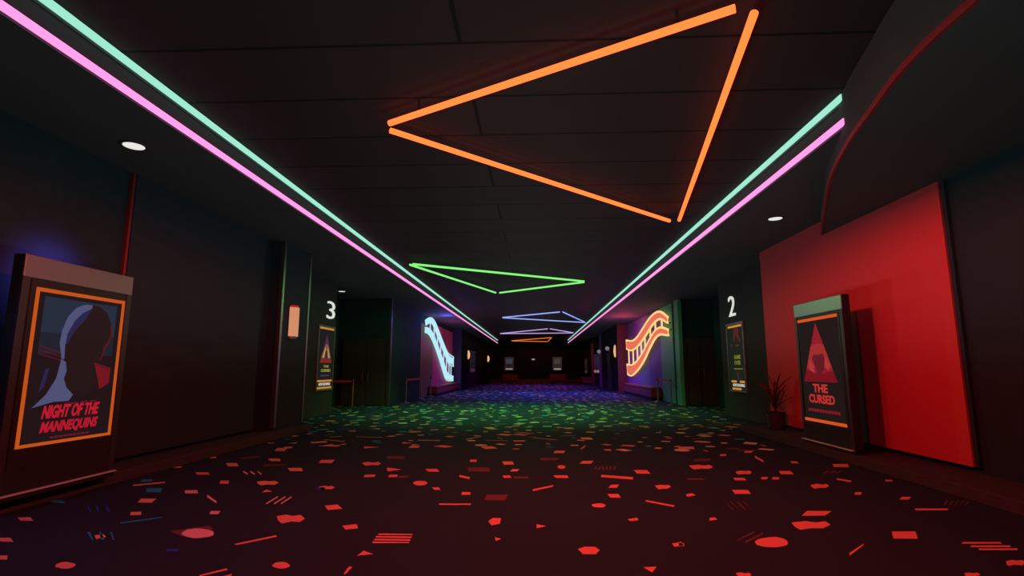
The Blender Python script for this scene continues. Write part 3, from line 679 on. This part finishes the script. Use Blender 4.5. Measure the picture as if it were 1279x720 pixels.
# ================================================================ SCONCES, DOWNLIGHTS, SMALL LAMPS
GS = glow('sconce_diffuser', lin((208, 140, 104)), 1.0, (.03, .02, .02)); GW = glow('lamp_white', (.82, .80, .76), 1.)
GFAR = glow('sconce_diffuser_far', lin((236, 182, 128)), 1.)
def sconce(face, h, r, gm, label, barrel=False):
    t = thing('wall_sconce', label, 'wall light', face.p(0, 0, 0), 'half-cylinder wall sconces')
    def half(bm, r, v0, v1, n0):
        prism(bm, [face.p(r*math.cos(math.pi*i/12), v0, n0+r*.8*math.sin(math.pi*i/12)) for i in range(13)], (0, 0, v1-v0))
    b = bmnew(); face.rect(b, -r*.9, r*.9, -.02, h+.02, .0, .02); obj('back_plate', b, M['darkmetal'], t)
    b = bmnew()
    if barrel:
        rows = []
        for j in range(9):
            v = .03 + (h-.06)*j/8; rr = r*(.45+.55*math.sin(math.pi*(j+.6)/9.2))
            rows.append([b.verts.new(face.p(rr*math.cos(math.pi*i/12), v, .02+rr*.9*math.sin(math.pi*i/12))) for i in range(13)])
        for p0, p1 in zip(rows, rows[1:]):
            for i in range(12): b.faces.new((p0[i], p0[i+1], p1[i+1], p1[i]))
            b.faces.new((p0[12], p0[0], p1[0], p1[12]))
        b.faces.new(rows[0][::-1]); b.faces.new(rows[-1])
    else: half(b, r, .03, h-.03, .02)
    obj('diffuser', b, gm, t, smooth=barrel)
    b = bmnew(); half(b, r*(.5 if barrel else .86), h-.03, h+.012, .02); obj('top_cap', b, E((168, 30, 38)), t)  # red glint on the cap put in as its own glow
    b = bmnew(); half(b, r*(.45 if barrel else .8), -.015, .03, .02); obj('bottom_cap', b, M['darkmetal'], t)
sconce(Face(P(-3.85, 8.17, .48), 'L'), .50*K, .115*K, GS, 'glowing peach sconce on the dark pillar beside the number 3 wall')
sconce(Face(P(-3.62, 28.3, .50), 'L'), .48*K, .125*K, GFAR, 'small glowing sconce on the far left wall just past the cyan film strip', True)
sconce(Face(P(-3.62, 40.0, .50), 'L'), .48*K, .16*K, GFAR, 'smallest glowing sconce, deepest on the left wall near the end', True)
sconce(Face(P(3.63, 24.25, .50), 'R'), .58*K, .10*K, GFAR, 'glowing sconce on the right wall just past the coral film strip', True)
def downlight(x, d, z, r, label):
    t = thing('downlight', label, 'ceiling light', P(x, d, z), 'round recessed downlights')
    c = P(x, d, z)
    b = bmnew(); lathe(b, [(r, -.006), (r*1.12, -.012), (r*1.25, -.008), (r*1.28, 0), (r, 0)], c, 24); obj('trim_ring', b, M['housing'], t)
    b = bmnew(); lathe(b, [(r*.98, -.010), (r*.98, -.004)], c, 24); obj('lens', b, GW, t)
downlight(-3.53, 4.27, 1.95, .085*K, 'round white downlight over the mannequin poster kiosk')
downlight(3.15, 6.85, 1.95, .085*K, 'round white downlight near the corner of the curved ceiling drop')
downlight(-4.9, 13.08, 1.95, .085*K, 'tiny white downlight over the entrance beside number 3')
def wall_lamp(face, label):
    t = thing('wall_lamp', label, 'wall light', face.p(0, 0, 0), 'small globe lamps on the far right wall')
    b = bmnew(); face.rect(b, -.12, .12, -.16, .16, 0, .03); obj('back_plate', b, M['darkmetal'], t)
    b = bmnew(); tube(b, [face.p(0, -.1, .03), face.p(0, -.1, .12), face.p(0, -.02, .14)], .02, 8); obj('bracket', b, M['darkmetal'], t)
    b = bmnew(); c = face.p(0, .08, .14); lathe(b, [(.02, -.13), (.09, -.1), (.14, 0), (.09, .1), (.02, .13)], c, 14); obj('globe', b, glow('globe_white', lin((112, 112, 125)), 1.), t, smooth=True)
wall_lamp(Face(P(3.63, 26.3, .93), 'R'), 'small white globe lamp over the far right door')
wall_lamp(Face(P(3.6, 29.5, .88), 'R'), 'small white globe lamp on the blue pilaster of the far right wall')

# ================================================================ BARRIERS
def post(x, d, label, h=.72):
    t = thing('barrier_post', label, 'barrier post', P(x, d, -1), 'queue barrier posts')
    c = P(x, d, -1)
    b = bmnew(); lathe(b, [(.17, .0), (.17, .015), (.12, .035), (.03, .05)], c, 24); obj('base', b, M['darkmetal'], t, smooth=False)
    b = bmnew(); lathe(b, [(.028, .045), (.028, h*K-.1)], c, 14); obj('pole', b, M['metal'], t)
    b = bmnew(); lathe(b, [(.036, h*K-.1), (.036, h*K-.01), (.02, h*K)], c, 14); obj('belt_head', b, M['darkmetal'], t)
def belt(a, c, label):
    p, q = P(*a, -.325), P(*c, -.325); dv = (q-p).normalized(); p, q = p+dv*.037, q-dv*.037
    s = Vector((0, 0, 1)).cross(dv)*.003
    b = bmnew()
    prism(b, [p-s+Vector((0, 0, -.03)), q-s+Vector((0, 0, -.03)), q-s+Vector((0, 0, .03)), p-s+Vector((0, 0, .03))], s*2)
    tag(obj('barrier_belt', b, M['belt']), label, 'barrier belt', 'red barrier belts')
post(-4.79, 13.9, 'barrier post in the open of the entrance beside number 3')
post(-5.36, 13.9, 'barrier post half hidden behind the edge of the number 3 wall')
belt((-4.79, 13.9), (-5.36, 13.9), 'red belt between the two posts beside number 3')
post(-3.82, 15.7, 'first barrier post before the cyan film strip, nearest of three')
post(-3.82, 17.75, 'middle barrier post before the cyan film strip')
post(-3.82, 19.4, 'barrier post at the near end of the left red bench')
belt((-3.82, 15.7), (-3.82, 17.75), 'red belt between the posts before the cyan film strip')
post(3.72, 16.6, 'barrier post at the near end of the right red bench')
post(3.72, 15.0, 'barrier post by the teal column of the coral film strip')
belt((3.72, 16.6), (3.72, 15.0), 'red belt before the coral film strip wall')

# ================================================================ BENCHES
def bench(x0, x1, d0, d1, h, label, back=None):
    t = thing('bench', label, 'bench', P((x0+x1)/2, (d0+d1)/2, -1), 'red upholstered benches')
    b = bmnew(); pbox(b, x0, x1, d0, d1, -1, -1+h*.22); obj('plinth', b, M['black'], t)
    b = bmnew(); pbox(b, x0, x1, d0, d1, -1+h*.22, -1+h*.72); obj('body', b, M['bench'], t, bevel=.02)
    b = bmnew(); pbox(b, x0, x1, d0, d1, -1+h*.73, -1+h); obj('seat_cushion', b, M['bench'], t, bevel=.04)
    if back:
        b = bmnew(); pbox(b, *back); obj('backrest', b, M['bench'], t, bevel=.03)
bench(-3.68, -4.02, 19.9, 25.6, .36, 'long red bench under the cyan film strip')
bench(3.68, 4.01, 17.4, 22.6, .42, 'long red bench under the coral film strip')
bench(-2.6, -1.4, 41.5, 42.0, .34, 'red bench under the left poster on the dark end wall', (-2.6, -1.4, 41.85, 42.0, -.66, -.42))
bench(1.1, 2.4, 41.5, 42.0, .34, 'red bench under the right poster on the dark end wall', (1.1, 2.4, 41.85, 42.0, -.66, -.42))
bench(3.05, 3.6, 34.2, 36.2, .46, 'square red bench against the far right wall')

# ================================================================ FAR POSTERS
def far_case(face, w, v0, v1, label, cols, group):
    t = thing('poster_case', label, 'poster', face.p(w/2, v0, 0), group)
    b = bmnew(); face.rect(b, 0, w, v0, v1, 0, .05); obj('case_frame', b, M['cabinet'], t, bevel=.01)
    b = bmnew(); h = v1-v0
    face.rect(b, .08, w-.08, v0+.22*h, v1-.08, .05, .056, 0); face.rect(b, .16, w-.16, v0+.5*h, v0+.86*h, .056, .06, 1); face.rect(b, .25*w, .75*w, v0+.3*h, v0+.42*h, .056, .06, 3)
    obj('poster_print', b, [E(c) for c in cols], t)
    b = bmnew(); face.rect(b, .12, w-.12, v0+.06*h, v0+.17*h, .05, .062); obj('notice_strip', b, E(cols[2]), t)
BK = P(0, FAR, -1)
far_case(Face(BK+Vector((-2.46*K, 0, 0)), 'B'), .74*K, .86*K, 1.93*K, 'grey poster on the end wall over the left red bench', [(34, 32, 36), (58, 54, 64), (132, 122, 116), (24, 20, 22)], 'posters on the dark end wall')
far_case(Face(BK+Vector((1.34*K, 0, 0)), 'B'), .74*K, .86*K, 1.93*K, 'grey poster on the end wall over the right red bench', [(40, 38, 36), (62, 58, 54), (140, 130, 118), (48, 36, 30)], 'posters on the dark end wall')
far_case(Face(P(-3.62, 29.3, -1), 'L'), 2.3*K, .78*K, 2.0*K, 'dim framed poster between the two small sconces', [(22, 20, 28), (26, 24, 34), (58, 34, 48), (22, 20, 26)], 'framed posters on the far walls')
far_case(Face(P(3.63, 33.1, -1), 'R'), 1.3*K, .72*K, 1.85*K, 'dim framed poster beside the red panel of the far right wall', [(50, 16, 22), (42, 24, 58), (150, 105, 110), (30, 20, 40)], 'framed posters on the far walls')
far_case(Face(P(3.63, 31.6, -1), 'R'), 1.2*K, .72*K, 1.85*K, 'dim framed poster beside the blue pilaster of the far right wall', [(34, 20, 60), (48, 28, 46), (150, 115, 105), (30, 20, 40)], 'framed posters on the far walls')
far_case(Face(P(3.63, 39.2, -1), 'R'), 1.6*K, .66*K, 1.75*K, 'dim framed poster deepest on the right wall', [(30, 22, 22), (34, 26, 26), (70, 50, 44), (26, 20, 20)], 'framed posters on the far walls')
t = thing('exit_light', 'small white lit sign in the middle of the dark end wall', 'sign', BK+Vector((-.18*K, 0, 1.66*K)))
fc = Face(BK+Vector((-.18*K, 0, 1.66*K)), 'B')
b = bmnew(); fc.rect(b, -.24, .24, -.02, .2, -.01, .08); obj('housing', b, M['housing'], t, bevel=.01)
b = bmnew(); fc.rect(b, -.15, .15, .03, .17, .08, .09); obj('lens', b, E((140, 140, 136)), t)

# ================================================================ PLANT
px, pd = 3.62, 8.35
c = P(px, pd, -.9)
t = thing('potted_plant', 'dark potted cordyline with red strap leaves in the corner by the red wall', 'plant', c)
b = bmnew(); lathe(b, [(.11, 0), (.15, .02), (.175, .32), (.185, .34), (.165, .34), (.155, .29)], c, 24); pot = obj('planter', b, M['pot'], t)
b = bmnew(); lathe(b, [(.15, .27), (.15, .295)], c, 20); obj('soil', b, M['soil'], pot)
b = bmnew(); tube(b, [c+Vector((0, 0, .28)), c+Vector((.01, -.01, .6)), c+Vector((-.01, 0, .85))], [.022, .018, .014], 8); obj('stem', b, M['soil'], t, smooth=True)
rnd = random.Random(4)
def leaf(root, az, ln, lift, w, droop):
    bm = bmnew(); n = 9; ca, sa = math.cos(az), math.sin(az); rows = []
    for i in range(n+1):
        s = i/n; r = ln*s*math.cos(lift)*(1-.1*s); z = ln*(math.sin(lift)*s - droop*s*s)
        ww = w*(math.sin(math.pi*min(1, .12+s*.88))**.7)*(1-.2*s) + .001
        p = root + Vector((ca*r, sa*r, z)); side = Vector((-sa, ca, 0))*ww
        if p.x > 3.80*K: p.x = 3.80*K - .002*i
        rows.append((bm.verts.new(p+side), bm.verts.new(p+Vector((0, 0, -ww*.35))), bm.verts.new(p-side)))
    for a, c2 in zip(rows, rows[1:]):
        bm.faces.new((a[0], c2[0], c2[1], a[1])); bm.faces.new((a[1], c2[1], c2[2], a[2]))
    bmesh.ops.solidify(bm, geom=bm.faces[:], thickness=.003)
    return bm
for i in range(26):
    az = rnd.uniform(1.6, 5.4) if i % 4 else rnd.uniform(0, 6.28)
    k = rnd.random()
    root = c + Vector((0, 0, .3 + .5*k))
    bm = leaf(root, az, rnd.uniform(.45, .8), rnd.uniform(.55, 1.4), rnd.uniform(.016, .032), rnd.uniform(.1, .5))
    obj('leaf', bm, M['leafred'] if i % 3 else M['leafdark'], t, smooth=True)
for i in range(5):
    q = c + Vector((rnd.uniform(-.12, .1), rnd.uniform(-.12, .05), .33 + rnd.uniform(0, .06)))
    b = bmnew()
    for k in range(5):
        a = 2*math.pi*k/5; e = Vector((math.cos(a), math.sin(a), .3))*.035; s = Vector((-math.sin(a), math.cos(a), 0))*.014
        prism(b, [q, q+e*.5+s, q+e, q+e*.5-s], (0, 0, .003))
    obj('blossom', b, M['blossom'], t)

# ================================================================ LIGHT
def lamp(name, x, d, z, col, power, r=.12, cone=None):
    l = bpy.data.lights.new(name, 'SPOT' if cone else 'POINT'); l.color = col; l.energy = power; l.shadow_soft_size = r
    if cone: l.spot_size = math.radians(cone); l.spot_blend = .2 if cone > 160 else .5
    o = bpy.data.objects.new(name, l); o.location = P(x, d, z); C.objects.link(o); return o
RED = (1, .062, .06); GREEN = (.15, 1, .24); BLUE = (.12, .10, 1); VIO = (.42, .06, 1)
lamp('lamp_orange_triangle', .2, 4.0, 1.9, RED, 430, .1, 178)
lamp('lamp_orange_triangle_deep', .5, 4.9, 1.9, RED, 130, .1, 178)
lamp('added_red_fill', .1, 1.4, 1.9, RED, 260, .1, 178)  # added red fill that lifts the kiosk's shadow on the red wall
lamp('lamp_green_triangle', -1.6, 12.9, 1.9, GREEN, 400, .1, 122)
lamp('lamp_green_triangle_side', 1.0, 13.2, 1.9, GREEN, 400, .1, 122)
lamp('lamp_green_triangle_glow', -.6, 12.8, 2.0, GREEN, 190, .1, 178)
lamp('lamp_blue_triangle', .6, 22.2, 1.9, BLUE, 1500, .1, 150)
lamp('lamp_lilac_triangle', .3, 30.8, 1.9, VIO, 800, .1, 140)
lamp('added_wash_left_magenta', -3.35, 21.8, 1.1, (.9, .10, .75), 40, .1)  # added magenta wash to brighten the left painted panel
lamp('added_wash_left_blue', -3.3, 19.5, 1.7, (.14, .12, 1), 60, .1)  # added blue wash for the wall above the left panel
lamp('added_wash_right_violet', 3.3, 20.5, .7, (.42, .14, 1), 75, .1)  # added violet wash to brighten the right painted panel
lamp('lamp_right_film_strip_red', 3.3, 20.0, 1.5, (1, .06, .09), 75, .1)
lamp('lamp_amber_triangle', .2, 39.5, 1.9, (1, .1, .08), 120, .1, 178)
o = lamp('lamp_behind_kiosk_blue', -3.80, 4.15, .76, (.24, .13, 1), 22, .04, 140); o.rotation_euler = (0, math.radians(85), 0)
o = lamp('added_left_floor_wash', -3.4, 2.3, .9, (.05, .36, 1), 30, .06, 110); o.rotation_euler = (math.radians(35), 0, math.radians(-30))  # unseen lamp added to wash the near left carpet blue
lamp('added_fill_behind_camera', 0, -1.8, .6, (1, .97, .95), 18, .3)  # ambient fill added behind the camera, stands for no fixture
for d in (-1, 1.5, 4, 7, 10, 14, 19, 26, 34):  # row of unseen uplights added to lift the dark ceiling and walls
    o = lamp('added_fill_up', 0, d, -.3, (.88, 1, .97), 62, .3, 177); o.rotation_euler = (math.pi, 0, 0)
w = bpy.data.worlds.new('world'); sc.world = w; w.use_nodes = True
w.node_tree.nodes['Background'].inputs[0].default_value = (0, 0, 0, 1)

# ================================================================ CAMERA
cam = bpy.data.cameras.new('camera'); co = bpy.data.objects.new('camera', cam); C.objects.link(co); sc.camera = co
f = 660.; p = math.atan(101/f); psi = math.atan(29.5/f*math.cos(p))
cam.sensor_fit = 'HORIZONTAL'; cam.sensor_width = 36; cam.lens = f/1279*36
co.location = P(0, 0, 0); co.rotation_euler = (math.pi/2+p, 0, psi); cam.clip_end = 200; cam.clip_start = .05

vs = sc.view_settings; sc.display_settings.display_device = 'sRGB'
vs.view_transform = 'Standard'; vs.look = 'None'; vs.exposure = 0; vs.gamma = 1; vs.use_curve_mapping = False
sc.cycles.use_denoising = True; sc.cycles.max_bounces = 5; sc.cycles.sample_clamp_indirect = 2
